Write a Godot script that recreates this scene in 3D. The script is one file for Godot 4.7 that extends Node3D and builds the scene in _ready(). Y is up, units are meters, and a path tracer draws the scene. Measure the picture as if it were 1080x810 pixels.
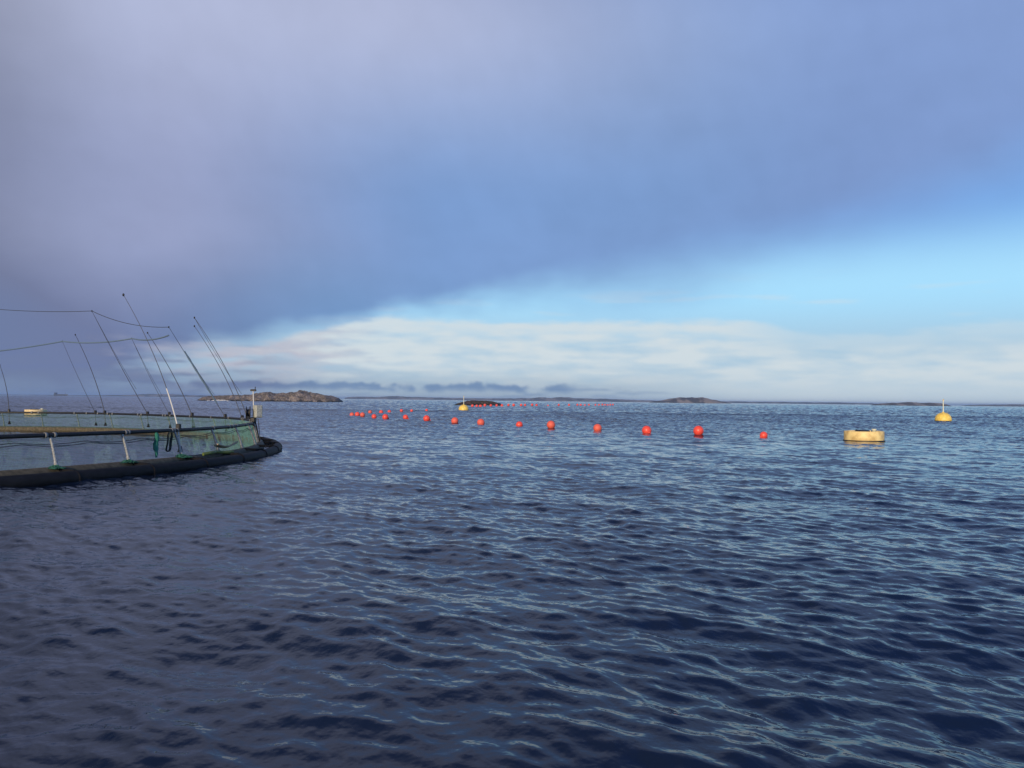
extends Node3D
# A fish farm at sea: a round float pen, mooring buoys, low rocky islands, a cloud deck with clear sky under its edge.

const EYE := 3.0
var rng := RandomNumberGenerator.new()
var used := {}
var M := {}
var cascades := []
var gust := FastNoiseLite.new()

# ---------------------------------------------------------------- naming
func numbered(called: String) -> String:
	var n: int = used.get(called, 0)
	used[called] = n + 1
	return called if n == 0 else "%s_%03d" % [called, n]

func tag(o: Node, label: String, category: String, group := "") -> void:
	o.set_meta("label", label)
	o.set_meta("category", category)
	if group:
		o.set_meta("group", group)

func thing(called: String, at: Vector3, label: String, category: String, group := "") -> Node3D:
	var o := Node3D.new()
	o.name = numbered(called)
	add_child(o)
	o.position = at
	tag(o, label, category, group)
	return o

func part(called: String, mesh: Mesh, m: Material, parent: Node, at := Vector3.ZERO) -> MeshInstance3D:
	var o := MeshInstance3D.new()
	o.name = numbered(called) if parent == self else called
	o.mesh = mesh
	o.material_override = m
	parent.add_child(o, true)
	o.position = at
	return o

# ---------------------------------------------------------------- materials
func lin(r: float, g: float, b: float) -> Color:
	return Color(r, g, b).linear_to_srgb()

func mat(color: Color, rough: float, spec := 0.5) -> StandardMaterial3D:
	var m := StandardMaterial3D.new()
	m.albedo_color = color
	m.roughness = rough
	m.metallic_specular = spec
	return m

func grain(m: StandardMaterial3D, low: Color, high: Color, freq: float, size: float, seed_: int) -> StandardMaterial3D:
	# mottled colour of the material itself: stains and wear
	var n := FastNoiseLite.new()
	n.seed = seed_
	n.frequency = freq
	n.fractal_octaves = 5
	var g := Gradient.new()
	g.set_color(0, low)
	g.set_color(1, high)
	g.set_offset(0, 0.25)
	g.set_offset(1, 0.72)
	var t := NoiseTexture2D.new()
	t.width = 256
	t.height = 256
	t.seamless = true
	t.noise = n
	t.color_ramp = g
	m.albedo_texture = t
	m.uv1_triplanar = true
	m.uv1_scale = Vector3.ONE / size
	return m

func make_materials() -> void:
	var W := Color.WHITE
	M.pipe = grain(mat(lin(0.013, 0.014, 0.017), 0.65, 0.28), Color(0.7, 0.7, 0.7), W, 0.02, 2.0, 3)
	M.inner_pipe = grain(mat(lin(0.11, 0.094, 0.06), 0.8), Color(0.62, 0.62, 0.6), W, 0.03, 1.7, 4)
	M.rail = grain(mat(lin(0.016, 0.018, 0.022), 0.5, 0.4), Color(0.7, 0.7, 0.7), W, 0.03, 1.0, 5)
	M.clamp = mat(lin(0.16, 0.17, 0.18), 0.6)
	M.bracket = mat(lin(0.012, 0.012, 0.014), 0.85, 0.2)
	M.post = grain(mat(lin(0.34, 0.37, 0.41), 0.6), Color(0.6, 0.6, 0.55), W, 0.03, 0.7, 6)
	M.net = mat(lin(0.11, 0.255, 0.235), 0.85)
	M.green_net = grain(mat(lin(0.02, 0.15, 0.11), 0.85), Color(0.5, 0.55, 0.5), W, 0.05, 0.4, 7)
	M.teal_net = grain(mat(lin(0.03, 0.27, 0.21), 0.85), Color(0.45, 0.5, 0.5), W, 0.06, 0.3, 17)
	M.dark_net = mat(lin(0.015, 0.03, 0.03), 0.9)
	M.rope = mat(lin(0.03, 0.04, 0.05), 0.8)
	M.blue_net = mat(lin(0.10, 0.16, 0.24), 0.9)
	M.hose = grain(mat(lin(0.16, 0.21, 0.05), 0.6), Color(0.55, 0.6, 0.5), W, 0.05, 0.5, 8)
	M.tan_rope = mat(lin(0.34, 0.27, 0.18), 0.9)
	M.rod = mat(lin(0.085, 0.095, 0.12), 0.6, 0.3)
	M.white_rod = mat(lin(0.5, 0.52, 0.54), 0.5)
	M.black = mat(lin(0.012, 0.012, 0.013), 0.55)
	M.box = grain(mat(lin(0.42, 0.45, 0.44), 0.5), Color(0.75, 0.75, 0.72), W, 0.03, 0.8, 9)
	M.red = grain(mat(lin(0.93, 0.095, 0.065), 0.4), Color(0.8, 0.8, 0.8), W, 0.03, 1.1, 10)
	M.faded_red = grain(mat(lin(0.90, 0.15, 0.10), 0.6), Color(0.78, 0.78, 0.78), W, 0.05, 0.8, 16)
	M.yellow = grain(mat(lin(0.88, 0.66, 0.14), 0.45), Color(0.88, 0.85, 0.8), W, 0.02, 2.5, 11)
	M.pale_yellow = grain(mat(lin(0.84, 0.67, 0.30), 0.55), Color(0.82, 0.78, 0.74), W, 0.015, 3.0, 12)
	M.cream = grain(mat(lin(0.78, 0.66, 0.40), 0.6), Color(0.8, 0.76, 0.7), W, 0.02, 2.0, 15)
	M.pale = mat(lin(0.62, 0.66, 0.56), 0.5)
	M.weed = grain(mat(lin(0.02, 0.019, 0.013), 0.6), Color(0.5, 0.5, 0.5), W, 0.05, 0.8, 13)
	M.hull = mat(lin(0.04, 0.04, 0.05), 0.6)
	M.foam = mat(lin(0.78, 0.8, 0.82), 0.9)
	var rock := grain(mat(W, 0.9, 0.3), Color(0.55, 0.53, 0.52), Color(1.0, 0.97, 0.94), 0.02, 9.0, 14)
	rock.vertex_color_use_as_albedo = true
	rock.uv1_world_triplanar = true
	M.rock = rock

# ---------------------------------------------------------------- mesh helpers
func mesh_of(v: PackedVector3Array, nrm: PackedVector3Array, idx: PackedInt32Array, col := PackedColorArray(), uv := PackedVector2Array()) -> ArrayMesh:
	var a := []
	a.resize(Mesh.ARRAY_MAX)
	a[Mesh.ARRAY_VERTEX] = v
	a[Mesh.ARRAY_NORMAL] = nrm
	a[Mesh.ARRAY_INDEX] = idx
	if col.size():
		a[Mesh.ARRAY_COLOR] = col
	if uv.size():
		a[Mesh.ARRAY_TEX_UV] = uv
	var m := ArrayMesh.new()
	m.add_surface_from_arrays(Mesh.PRIMITIVE_TRIANGLES, a)
	return m

func add_tube(st: Array, path: PackedVector3Array, radii: PackedFloat32Array, sides: int, closed := false) -> void:
	# st = [vertices, normals, indices]
	var v: PackedVector3Array = st[0]
	var nn: PackedVector3Array = st[1]
	var ix: PackedInt32Array = st[2]
	var first := v.size()
	var n := path.size()
	var up := Vector3.UP
	for i in n:
		var t: Vector3
		if closed:
			t = path[(i + 1) % n] - path[(i - 1 + n) % n]
		else:
			t = path[mini(i + 1, n - 1)] - path[maxi(i - 1, 0)]
		t = t.normalized()
		if absf(t.dot(up)) > 0.95 and i == 0:
			up = Vector3.RIGHT
		var s := t.cross(up).normalized()
		var w := s.cross(t).normalized()
		if not closed:
			up = w
		for k in sides:
			var a := TAU * k / sides
			var d := s * cos(a) + w * sin(a)
			v.append(path[i] + d * radii[i if radii.size() > 1 else 0])
			nn.append(d)
	var rows := n if closed else n - 1
	for i in rows:
		var j := (i + 1) % n
		for k in sides:
			var l := (k + 1) % sides
			var a := first + i * sides + k
			var b := first + i * sides + l
			var c := first + j * sides + k
			var d := first + j * sides + l
			ix.append_array([a, b, c, b, d, c])
	if not closed:
		for e in [0, n - 1]:
			var c0 := v.size()
			var dir: Vector3 = (path[0] - path[1]) if e == 0 else (path[n - 1] - path[n - 2])
			v.append(path[e])
			nn.append(dir.normalized())
			for k in sides:
				v.append(v[first + e * sides + k])
				nn.append(dir.normalized())
			for k in sides:
				var p := c0 + 1 + k
				var q := c0 + 1 + (k + 1) % sides
				if e == 0:
					ix.append_array([c0, q, p])
				else:
					ix.append_array([c0, p, q])
	st[0] = v
	st[1] = nn
	st[2] = ix

func tube(path: PackedVector3Array, r: float, sides := 8, closed := false) -> ArrayMesh:
	var st := [PackedVector3Array(), PackedVector3Array(), PackedInt32Array()]
	add_tube(st, path, PackedFloat32Array([r]), sides, closed)
	return mesh_of(st[0], st[1], st[2])

func tubes(paths: Array, r: float, sides := 8) -> ArrayMesh:
	var st := [PackedVector3Array(), PackedVector3Array(), PackedInt32Array()]
	for p in paths:
		add_tube(st, p, PackedFloat32Array([r]), sides)
	return mesh_of(st[0], st[1], st[2])

func taper(path: PackedVector3Array, radii: PackedFloat32Array, sides := 8) -> ArrayMesh:
	var st := [PackedVector3Array(), PackedVector3Array(), PackedInt32Array()]
	add_tube(st, path, radii, sides)
	return mesh_of(st[0], st[1], st[2])

func lathe(profile: Array, sides := 32) -> ArrayMesh:
	# profile: [radius, height] from bottom to top
	var st := SurfaceTool.new()
	st.begin(Mesh.PRIMITIVE_TRIANGLES)
	for i in profile.size() - 1:
		var p: Array = profile[i]
		var q: Array = profile[i + 1]
		st.set_smooth_group(i if p.size() > 2 else 0)
		for k in sides:
			var a := TAU * k / sides
			var b := TAU * (k + 1) / sides
			var A := Vector3(cos(a) * p[0], p[1], sin(a) * p[0])
			var B := Vector3(cos(b) * p[0], p[1], sin(b) * p[0])
			var C := Vector3(cos(a) * q[0], q[1], sin(a) * q[0])
			var D := Vector3(cos(b) * q[0], q[1], sin(b) * q[0])
			if p[0] > 1e-5:
				for x in [A, B, C]:
					st.add_vertex(x)
			if q[0] > 1e-5:
				for x in [B, D, C]:
					st.add_vertex(x)
	st.generate_normals()
	return st.commit()

func arc(c: Vector3, r: float, a0: float, a1: float, y: float, n: int) -> PackedVector3Array:
	var p := PackedVector3Array()
	for i in n:
		var t := lerpf(a0, a1, float(i) / (n - 1))
		p.append(c + Vector3(sin(t) * r, y, cos(t) * r))
	return p

func box(size: Vector3, bevel := 0.02) -> ArrayMesh:
	# a box with chamfered vertical and horizontal edges
	var st := SurfaceTool.new()
	st.begin(Mesh.PRIMITIVE_TRIANGLES)
	st.set_smooth_group(-1)
	var h := size / 2
	var pts := []
	for s in [[-h.y, 0.0], [-h.y + bevel, bevel], [h.y - bevel, bevel], [h.y, 0.0]]:
		var grow: float = s[1] - bevel
		var hx: float = h.x + grow
		var hz: float = h.z + grow
		var c := bevel
		pts.append([Vector3(hx - c, s[0], hz), Vector3(hx, s[0], hz - c), Vector3(hx, s[0], -hz + c), Vector3(hx - c, s[0], -hz), Vector3(-hx + c, s[0], -hz), Vector3(-hx, s[0], -hz + c), Vector3(-hx, s[0], hz - c), Vector3(-hx + c, s[0], hz)])
	for i in 3:
		for k in 8:
			var l := (k + 1) % 8
			for x in [pts[i][k], pts[i + 1][k], pts[i][l], pts[i][l], pts[i + 1][k], pts[i + 1][l]]:
				st.add_vertex(x)
	for k in range(1, 7):
		for x in [pts[0][0], pts[0][k], pts[0][k + 1], pts[3][0], pts[3][k + 1], pts[3][k]]:
			st.add_vertex(x)
	st.generate_normals()
	return st.commit()

# ---------------------------------------------------------------- sky
func srgb(r: float, g: float, b: float) -> Color:
	return Color(r / 255.0, g / 255.0, b / 255.0).srgb_to_linear()

var sky_a := FastNoiseLite.new()
var sky_b := FastNoiseLite.new()
var sky_c := FastNoiseLite.new()
var edge_curve := Curve.new()
var K := {}

func sky_setup() -> void:
	for n in [sky_a, sky_b, sky_c]:
		n.noise_type = FastNoiseLite.TYPE_SIMPLEX_SMOOTH
		n.fractal_octaves = 5
		n.frequency = 1.0
	sky_a.seed = 11
	sky_a.fractal_octaves = 4
	sky_b.seed = 23
	sky_c.seed = 5
	# elevation (degrees) of the lower edge of the cloud deck, by azimuth
	edge_curve.min_domain = -180
	edge_curve.max_domain = 180
	edge_curve.min_value = 0
	edge_curve.max_value = 60
	for p in [[-180, 15], [-120, 6], [-60, 0.5], [-32, 0.2], [-25, 1.2], [-18, 4.2], [-10, 5.6], [0, 6.6], [10, 7.6], [20, 10.4], [28, 11.8], [34, 13.4], [60, 24], [100, 30], [140, 24], [180, 15]]:
		edge_curve.add_point(Vector2(p[0], p[1]), 0, 0, Curve.TANGENT_LINEAR, Curve.TANGENT_LINEAR)
	K.deck_left = srgb(150, 160, 196)
	K.deck_high = srgb(178, 186, 216)
	K.deck_mid = srgb(124, 157, 208)
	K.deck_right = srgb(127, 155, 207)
	K.deck_low_left = srgb(112, 124, 162)
	K.deck_low = srgb(117, 154, 202)
	K.deck_top_darkened = srgb(92, 110, 155)  # unseen cloud overhead, darkened to dim its reflection in the near water
	K.deck_top_right_blued = srgb(70, 108, 188)  # also out of view, made bluer to tint the water on the right
	K.clear_low = srgb(170, 202, 224)
	K.clear = srgb(170, 224, 255)
	K.clear_high = srgb(122, 173, 234)
	K.clear_top = srgb(80, 130, 205)
	K.white = srgb(210, 222, 228)
	K.pink = srgb(188, 188, 202)
	K.slate = srgb(112, 140, 178)
	K.slate_left = srgb(100, 112, 150)
	K.horizon = srgb(160, 180, 198)
	K.horizon_right = srgb(198, 214, 224)
	K.horizon_left = srgb(110, 124, 160)

func ss(a: float, b: float, x: float) -> float:
	var t := clampf((x - a) / (b - a), 0.0, 1.0)
	return t * t * (3.0 - 2.0 * t)

func bump(x: float, c: float, w: float) -> float:
	return exp(-pow((x - c) / w, 2.0))

func sky_color(az: float, el: float) -> Color:
	# az: degrees right of the view, el: degrees above the horizon
	var ar := deg_to_rad(az)
	var cx := sin(ar)
	var cz := cos(ar)
	var n1 := sky_a.get_noise_3d(cx * 3.2, el * 0.07, cz * 3.2)
	var n2 := sky_b.get_noise_3d(cx * 9.0, el * 0.42, cz * 9.0) if el < 40.0 else 0.0
	# clear air
	var c: Color = K.clear_low.lerp(K.clear, ss(3.0, 7.5, el))
	c = c.lerp(K.clear_high, ss(7.5, 13.0, el))
	c = c.lerp(K.clear_top, ss(15.0, 60.0, el))
	# thin high streaks in the clear part
	if el < 12.0:
		var wisp := sky_c.get_noise_3d(cx * 5.0 + el * 0.05, el * 0.9, cz * 5.0)
		c = c.lerp(K.white, 0.35 * ss(0.12, 0.5, wisp) * ss(3.0, 6.0, el) * (1.0 - ss(6.5, 9.0, el)))
		c = c.lerp(K.white, 0.5 * bump(az, 21.3, 1.0) * bump(el, 8.55 + 0.1 * (az - 21.0) + n2 * 0.5, 0.18) * ss(-0.3, 0.4, wisp))
	# cloud deck overhead
	var d: Color = K.deck_mid.lerp(K.deck_left, ss(-4.0, -24.0, az) if az <= 90 else 0.0)
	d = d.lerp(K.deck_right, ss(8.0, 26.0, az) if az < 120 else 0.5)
	d = d.lerp(K.deck_high, ss(13.0, 26.0, el) * (0.95 - 0.85 * ss(-12.0, 26.0, az) * (1.0 - ss(60.0, 140.0, az))))
	var low: Color = K.deck_low.lerp(K.deck_low_left, ss(-10.0, -28.0, az))
	d = d.lerp(low, (1.0 - ss(4.0, 11.0, el + n1 * 1.5)) * (1.0 - ss(2.0, 10.0, az)))
	d = d.lerp(K.deck_top_darkened.lerp(K.deck_top_right_blued, ss(-10.0, 30.0, az) * (1.0 - ss(130.0, 180.0, az))), ss(23.0, 42.0, el))
	var shade := 1.0 + 0.07 * n1 + 0.04 * n2 * ss(40.0, 10.0, el)
	if el < 30.0:
		shade += 0.03 * sky_b.get_noise_3d(cx * 22.0 + el * 0.1, el * 0.25, cz * 22.0)
	d = Color(d.r * shade, d.g * shade, d.b * shade)
	# lens vignetting painted in: the deck darkens towards the left
	var dark := ss(-24.0, -36.0, az) * (1.0 - 0.5 * ss(60.0, 120.0, absf(az)))
	d = d.lerp(Color(d.r * 0.68, d.g * 0.67, d.b * 0.66), dark)
	var edge := edge_curve.sample_baked(az) + n1 * 1.6 + n2 * 0.5
	var soft := 1.4 + 3.4 * ss(-6.0, 14.0, az)
	var deck := ss(edge - soft * 0.6, edge + soft, el)
	c = c.lerp(d, deck)
	if el > 8.0:
		return c
	# low bright cloud bank under the edge: streaks drawn out along the horizon
	var top := 5.45 - 1.9 * ss(-8.0, -19.0, az) - 1.0 * ss(14.0, 22.0, az) + 0.5 * ss(24.0, 32.0, az)
	var fine := sky_b.get_noise_3d(cx * 16.0, el * 1.5, cz * 16.0 + 4.0)
	var streak := sky_a.get_noise_3d(cx * 6.0, el * 1.1 + 3.0, cz * 6.0)
	var rim := n2 * 0.5 + fine * 0.35
	var bank := ss(top + 0.3 + rim, top - 0.35 + rim, el)
	var body := clampf(0.74 + 0.5 * streak + 0.7 * fine + 0.3 * n2, 0.15, 1.0)
	bank *= lerpf(0.95, body, ss(top, top - 1.2, el))
	bank *= 1.0 - 0.6 * ss(13.0, 20.0, az) * ss(2.6, 4.4, el)
	var left_fade := ss(-27.0, -15.0, az + n1 * 3.0 + fine * 5.0) * (1.0 - ss(100.0, 150.0, absf(az)) * 0.6)
	var bank_col: Color = K.white.lerp(K.pink, ss(-8.0, -17.0, az + fine * 6.0))
	c = c.lerp(bank_col, bank * left_fade)
	# the dim air over the horizon
	var haze: Color = K.horizon.lerp(K.horizon_right, ss(2.0, 20.0, az)).lerp(K.horizon_left, ss(-12.0, -25.0, az))
	c = c.lerp(haze, (1.0 - ss(0.3, 2.7, el + streak * 0.5)) * 0.85)
	# slate rolls of cloud low on the left half
	var roll := sky_c.get_noise_3d(cx * 11.0, el * 0.25 + 9.0, cz * 11.0)
	var lump := sky_b.get_noise_3d(cx * 40.0, el * 0.8, cz * 40.0)
	var tops := 1.02 + 0.35 * roll + 0.3 * lump
	var rolls := ss(tops + 0.1, tops - 0.12, el) * ss(0.35, 0.8, el - 0.35 * roll + 0.15 * lump) * ss(-26.0, -19.0, az) * ss(9.0, 2.0, az + roll * 6.0) * ss(-0.35, 0.02, roll + 0.12 + 0.2 * lump)
	c = c.lerp(K.slate.lerp(K.slate_left, ss(-10.0, -22.0, az)), rolls * 0.9)
	var bar := ss(0.05, 0.35, sky_a.get_noise_3d(cx * 9.0, el * 2.2 + 20.0, cz * 9.0)) * bump(el, 0.55, 0.4) * ss(-22.0, -10.0, az) * ss(14.0, 6.0, az)
	c = c.lerp(K.slate, bar * 0.6)
	if az < -10.0:
		var strat := sky_a.get_noise_3d(cx * 8.0, el * 1.3, cz * 8.0 + 7.0)
		c = c.lerp(K.slate_left, 0.6 * ss(0.05, 0.4, strat) * ss(-12.0, -22.0, az) * (1.0 - ss(2.0, 4.5, el)))
	return c

func sky_image(w: int, h: int, x0: int, y0: int, nx: int, ny: int) -> Image:
	var data := PackedFloat32Array()
	data.resize(nx * ny * 3)
	var i := 0
	for y in ny:
		var el := 90.0 - (y0 + y + 0.5) / h * 180.0
		for x in nx:
			var c := K.under as Color
			if el > -1.0:
				c = sky_color(wrapf((x0 + x + 0.5) / w * 360.0, -180.0, 180.0), maxf(el, 0.0))
			data[i] = c.r
			data[i + 1] = c.g
			data[i + 2] = c.b
			i += 3
	return Image.create_from_data(nx, ny, false, Image.FORMAT_RGBF, data.to_byte_array())

func make_sky() -> PanoramaSkyMaterial:
	sky_setup()
	K.under = Color(0.05, 0.08, 0.14)
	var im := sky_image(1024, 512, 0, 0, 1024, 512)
	im.resize(4096, 2048, Image.INTERPOLATE_BILINEAR)
	# the low sky ahead needs finer cloud than the rest
	var fine := sky_image(4096, 2048, -480, 700, 960, 326)
	im.blit_rect(fine, Rect2i(0, 0, 480, 326), Vector2i(3616, 700))
	im.blit_rect(fine, Rect2i(480, 0, 480, 326), Vector2i(0, 700))
	var s := PanoramaSkyMaterial.new()
	s.panorama = ImageTexture.create_from_image(im)
	return s

# ---------------------------------------------------------------- sea
func fft2(re: PackedFloat64Array, im: PackedFloat64Array, n: int) -> void:
	var bits := int(round(log(n) / log(2.0)))
	var rev := PackedInt32Array()
	rev.resize(n)
	for i in n:
		var r := 0
		for b in bits:
			if i & (1 << b):
				r |= 1 << (bits - 1 - b)
		rev[i] = r
	var ct := PackedFloat64Array()
	var sn := PackedFloat64Array()
	for i in n / 2:
		ct.append(cos(TAU * i / n))
		sn.append(sin(TAU * i / n))
	for axis in 2:
		var step := 1 if axis == 0 else n
		var jump := n if axis == 0 else 1
		for line in n:
			var off := line * jump
			for i in n:
				var j := rev[i]
				if j > i:
					var p := off + i * step
					var q := off + j * step
					var t := re[p]
					re[p] = re[q]
					re[q] = t
					t = im[p]
					im[p] = im[q]
					im[q] = t
			var size := 2
			while size <= n:
				var half := size >> 1
				var tw := n / size
				var i := 0
				while i < n:
					var w := 0
					for j in half:
						var p := off + (i + j) * step
						var q := p + half * step
						var c := ct[w]
						var s := sn[w]
						var xr := re[q] * c - im[q] * s
						var xi := re[q] * s + im[q] * c
						re[q] = re[p] - xr
						im[q] = im[p] - xi
						re[p] += xr
						im[p] += xi
						w += tw
					i += size
				size <<= 1

func cascade(n: int, length: float, longest: float, shortest: float, strength: float, seed_: int, wind: Vector2, spread: float) -> Dictionary:
	var r := RandomNumberGenerator.new()
	r.seed = seed_
	var dk := TAU / length
	var kmin := TAU / longest
	var kmax := TAU / shortest
	var kp := TAU / 6.5
	var cr := PackedFloat64Array()
	var ci := PackedFloat64Array()
	cr.resize(n * n)
	ci.resize(n * n)
	for y in n:
		var ky := (y if y < n / 2 else y - n) * dk
		for x in n:
			var kx := (x if x < n / 2 else x - n) * dk
			var k := sqrt(kx * kx + ky * ky)
			var g1 := r.randfn()
			var g2 := r.randfn()
			if k < kmin or k >= kmax or k < 1e-6:
				continue
			var cosw := (kx * wind.x + ky * wind.y) / k
			var dirs := (spread + (1.0 - spread) * pow(cosw * cosw, 1.5) * 2.36) / TAU
			var s := strength * dirs / pow(k, 4.0) * exp(-1.25 * pow(kp / k, 2.0))
			var a := sqrt(s * 0.5) * dk
			cr[y * n + x] = g1 * a
			ci[y * n + x] = g2 * a
	var ar := PackedFloat64Array()
	var ai := PackedFloat64Array()
	var br := PackedFloat64Array()
	var bi := PackedFloat64Array()
	for p in [ar, ai, br, bi]:
		p.resize(n * n)
	for y in n:
		var ky := (y if y < n / 2 else y - n) * dk
		for x in n:
			var kx := (x if x < n / 2 else x - n) * dk
			var k := sqrt(kx * kx + ky * ky)
			if k < 1e-6:
				continue
			var i := y * n + x
			var j := ((n - y) % n) * n + (n - x) % n
			var hr := (cr[i] + cr[j]) * 0.70710678
			var hi := (ci[i] - ci[j]) * 0.70710678
			# height + i * east push, and south push: a push is -i k/|k| times the height
			var ex := hi * kx / k
			var ey := -hr * kx / k
			ar[i] = hr - ey
			ai[i] = hi + ex
			br[i] = hi * ky / k
			bi[i] = -hr * ky / k
	fft2(ar, ai, n)
	fft2(br, bi, n)
	return {"n": n, "length": length, "h": ar, "dx": ai, "dz": br}

func finish(c: Dictionary, chop: float) -> void:
	# slopes, steepened where the push gathers the water
	var n: int = c.n
	var cell: float = c.length / n
	var sx := PackedFloat64Array()
	var sz := PackedFloat64Array()
	sx.resize(n * n)
	sz.resize(n * n)
	var h: PackedFloat64Array = c.h
	var dx: PackedFloat64Array = c.dx
	var dz: PackedFloat64Array = c.dz
	for y in n:
		var ya := ((y + n - 1) % n) * n
		var yb := ((y + 1) % n) * n
		for x in n:
			var xa := (x + n - 1) % n
			var xb := (x + 1) % n
			var i := y * n + x
			var jx := maxf(0.45, 1.0 - chop * (dx[y * n + xb] - dx[y * n + xa]) / (2.0 * cell))
			var jz := maxf(0.45, 1.0 - chop * (dz[yb + x] - dz[ya + x]) / (2.0 * cell))
			sx[i] = (h[y * n + xb] - h[y * n + xa]) / (2.0 * cell) / jx
			sz[i] = (h[yb + x] - h[ya + x]) / (2.0 * cell) / jz
	c.sx = sx
	c.sz = sz

func sea_gain(k: int, depth: float) -> float:
	# extra wave height added with distance, to darken the far water
	if k == 0:
		return 1.0 + 2.0 * ss(100.0, 350.0, depth) + 2.2 * ss(350.0, 1200.0, depth)
	return 1.0 + 1.5 * ss(25.0, 140.0, depth)

func sea_height(x: float, z: float) -> float:
	var s := 0.0
	for k in 2:
		var c: Dictionary = cascades[k]
		var n: int = c.n
		var fx := fposmod(x / c.length * n, n)
		var fz := fposmod(z / c.length * n, n)
		var i := int(fx)
		var j := int(fz)
		var tx := fx - i
		var tz := fz - j
		var i1 := (i + 1) % n
		var j1 := (j + 1) % n
		s += sea_gain(k, -z) * lerpf(lerpf(c.h[j * n + i], c.h[j * n + i1], tx), lerpf(c.h[j1 * n + i], c.h[j1 * n + i1], tx), tz)
	return s

func make_sea() -> void:
	var wind := Vector2(-0.66, 0.75).normalized()
	const CHOP := 0.7
	cascades = [cascade(256, 59.0, 30.0, 0.9, 0.0040, 41, wind, 0.22), cascade(256, 13.0, 0.9, 0.2, 0.0125, 42, wind, 0.25)]
	var packed := []
	for c in cascades:
		finish(c, CHOP)
		var p := PackedFloat32Array()
		p.resize(256 * 256 * 5)
		for i in 256 * 256:
			p[i * 5] = c.h[i]
			p[i * 5 + 1] = c.dx[i]
			p[i * 5 + 2] = c.dz[i]
			p[i * 5 + 3] = c.sx[i]
			p[i * 5 + 4] = c.sz[i]
		packed.append(p)
	# rows grow apart with distance, columns fan out; the waves themselves lie in the world
	var rows := PackedFloat64Array()
	var d := -40.0
	while d < 14000.0:
		rows.append(d)
		if d < 3.0:
			d += 1.0
		elif d < 220.0:
			d += clampf(0.0045 * d, 0.04, 0.24)
		elif d < 600.0:
			d += 0.003 * d
		elif d < 1800.0:
			d += 0.0035 * d
		else:
			d += 0.02 * d
	const COLS := 600
	var nr := rows.size()
	var v := PackedVector3Array()
	var nn := PackedVector3Array()
	var uv := PackedVector2Array()
	v.resize(nr * (COLS + 1))
	nn.resize(nr * (COLS + 1))
	uv.resize(nr * (COLS + 1))
	gust.seed = 9
	gust.frequency = 0.03
	gust.fractal_octaves = 3
	var at := 0
	for r in nr:
		var depth := rows[r]
		var half := 11.0 + 0.80 * maxf(depth, 0.0)
		var z := -depth
		var swell := sea_gain(0, depth)
		var far_gain := sea_gain(1, depth)
		for q in COLS + 1:
			var x := (2.0 * q / COLS - 1.0) * half
			var o0 := 0.0
			var o1 := 0.0
			var o2 := 0.0
			var o3 := 0.0
			var o4 := 0.0
			var g := 1.0
			for k in 2:
				var per := 256.0 / 59.0 if k == 0 else 256.0 / 13.0
				var fx := fposmod(x * per, 256.0)
				var fz := fposmod(z * per, 256.0)
				var i := int(fx)
				var j := int(fz)
				var tx := fx - i
				var tz := fz - j
				i &= 255
				j &= 255
				var w11 := tx * tz
				var w10 := tz - w11
				var w01 := tx - w11
				var w00 := 1.0 - tx - tz + w11
				var i1 := (i + 1) & 255
				var j1 := ((j + 1) & 255) * 256
				j *= 256
				var a := (j + i) * 5
				var b := (j + i1) * 5
				var c := (j1 + i) * 5
				var e := (j1 + i1) * 5
				var t: PackedFloat32Array = packed[k]
				if k == 0:
					g = swell
				else:
					g = (1.0 + 0.6 * gust.get_noise_2d(x, z * 0.6)) * far_gain
				w00 *= g
				w01 *= g
				w10 *= g
				w11 *= g
				o0 += t[a] * w00 + t[b] * w01 + t[c] * w10 + t[e] * w11
				var pull := 1.0 if k == 0 else 0.5
				o1 += pull * (t[a + 1] * w00 + t[b + 1] * w01 + t[c + 1] * w10 + t[e + 1] * w11)
				o2 += pull * (t[a + 2] * w00 + t[b + 2] * w01 + t[c + 2] * w10 + t[e + 2] * w11)
				o3 += t[a + 3] * w00 + t[b + 3] * w01 + t[c + 3] * w10 + t[e + 3] * w11
				o4 += t[a + 4] * w00 + t[b + 4] * w01 + t[c + 4] * w10 + t[e + 4] * w11
			v[at] = Vector3(x - CHOP * o1, o0, z - CHOP * o2)
			nn[at] = Vector3(-o3, 1.0, -o4).normalized()
			uv[at] = Vector2(x * 0.8829 + z * 0.4695, -x * 0.4695 + z * 0.8829) / 5.3
			at += 1
	# where the mesh carries the waves its own slopes are the normals
	var wide := COLS + 1
	for r in range(1, nr - 1):
		if rows[r] < 3.0 or rows[r] > 5000.0:
			continue
		for q in range(1, COLS):
			var i := r * wide + q
			nn[i] = (v[i + 1] - v[i - 1]).cross(v[i + wide] - v[i - wide]).normalized()
	var ix := PackedInt32Array()
	ix.resize((nr - 1) * COLS * 6)
	at = 0
	for r in nr - 1:
		for q in COLS:
			var a := r * (COLS + 1) + q
			var b := a + COLS + 1
			ix[at] = a
			ix[at + 1] = b
			ix[at + 2] = a + 1
			ix[at + 3] = a + 1
			ix[at + 4] = b
			ix[at + 5] = b + 1
			at += 6
	# ripples too small for the mesh
	var rip := cascade(512, 5.3, 0.2, 0.04, 0.0016, 43, wind, 0.4)
	var n := 512
	var data := PackedByteArray()
	data.resize(n * n * 3)
	var h: PackedFloat64Array = rip.h
	var cell := 5.3 / n
	at = 0
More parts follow.
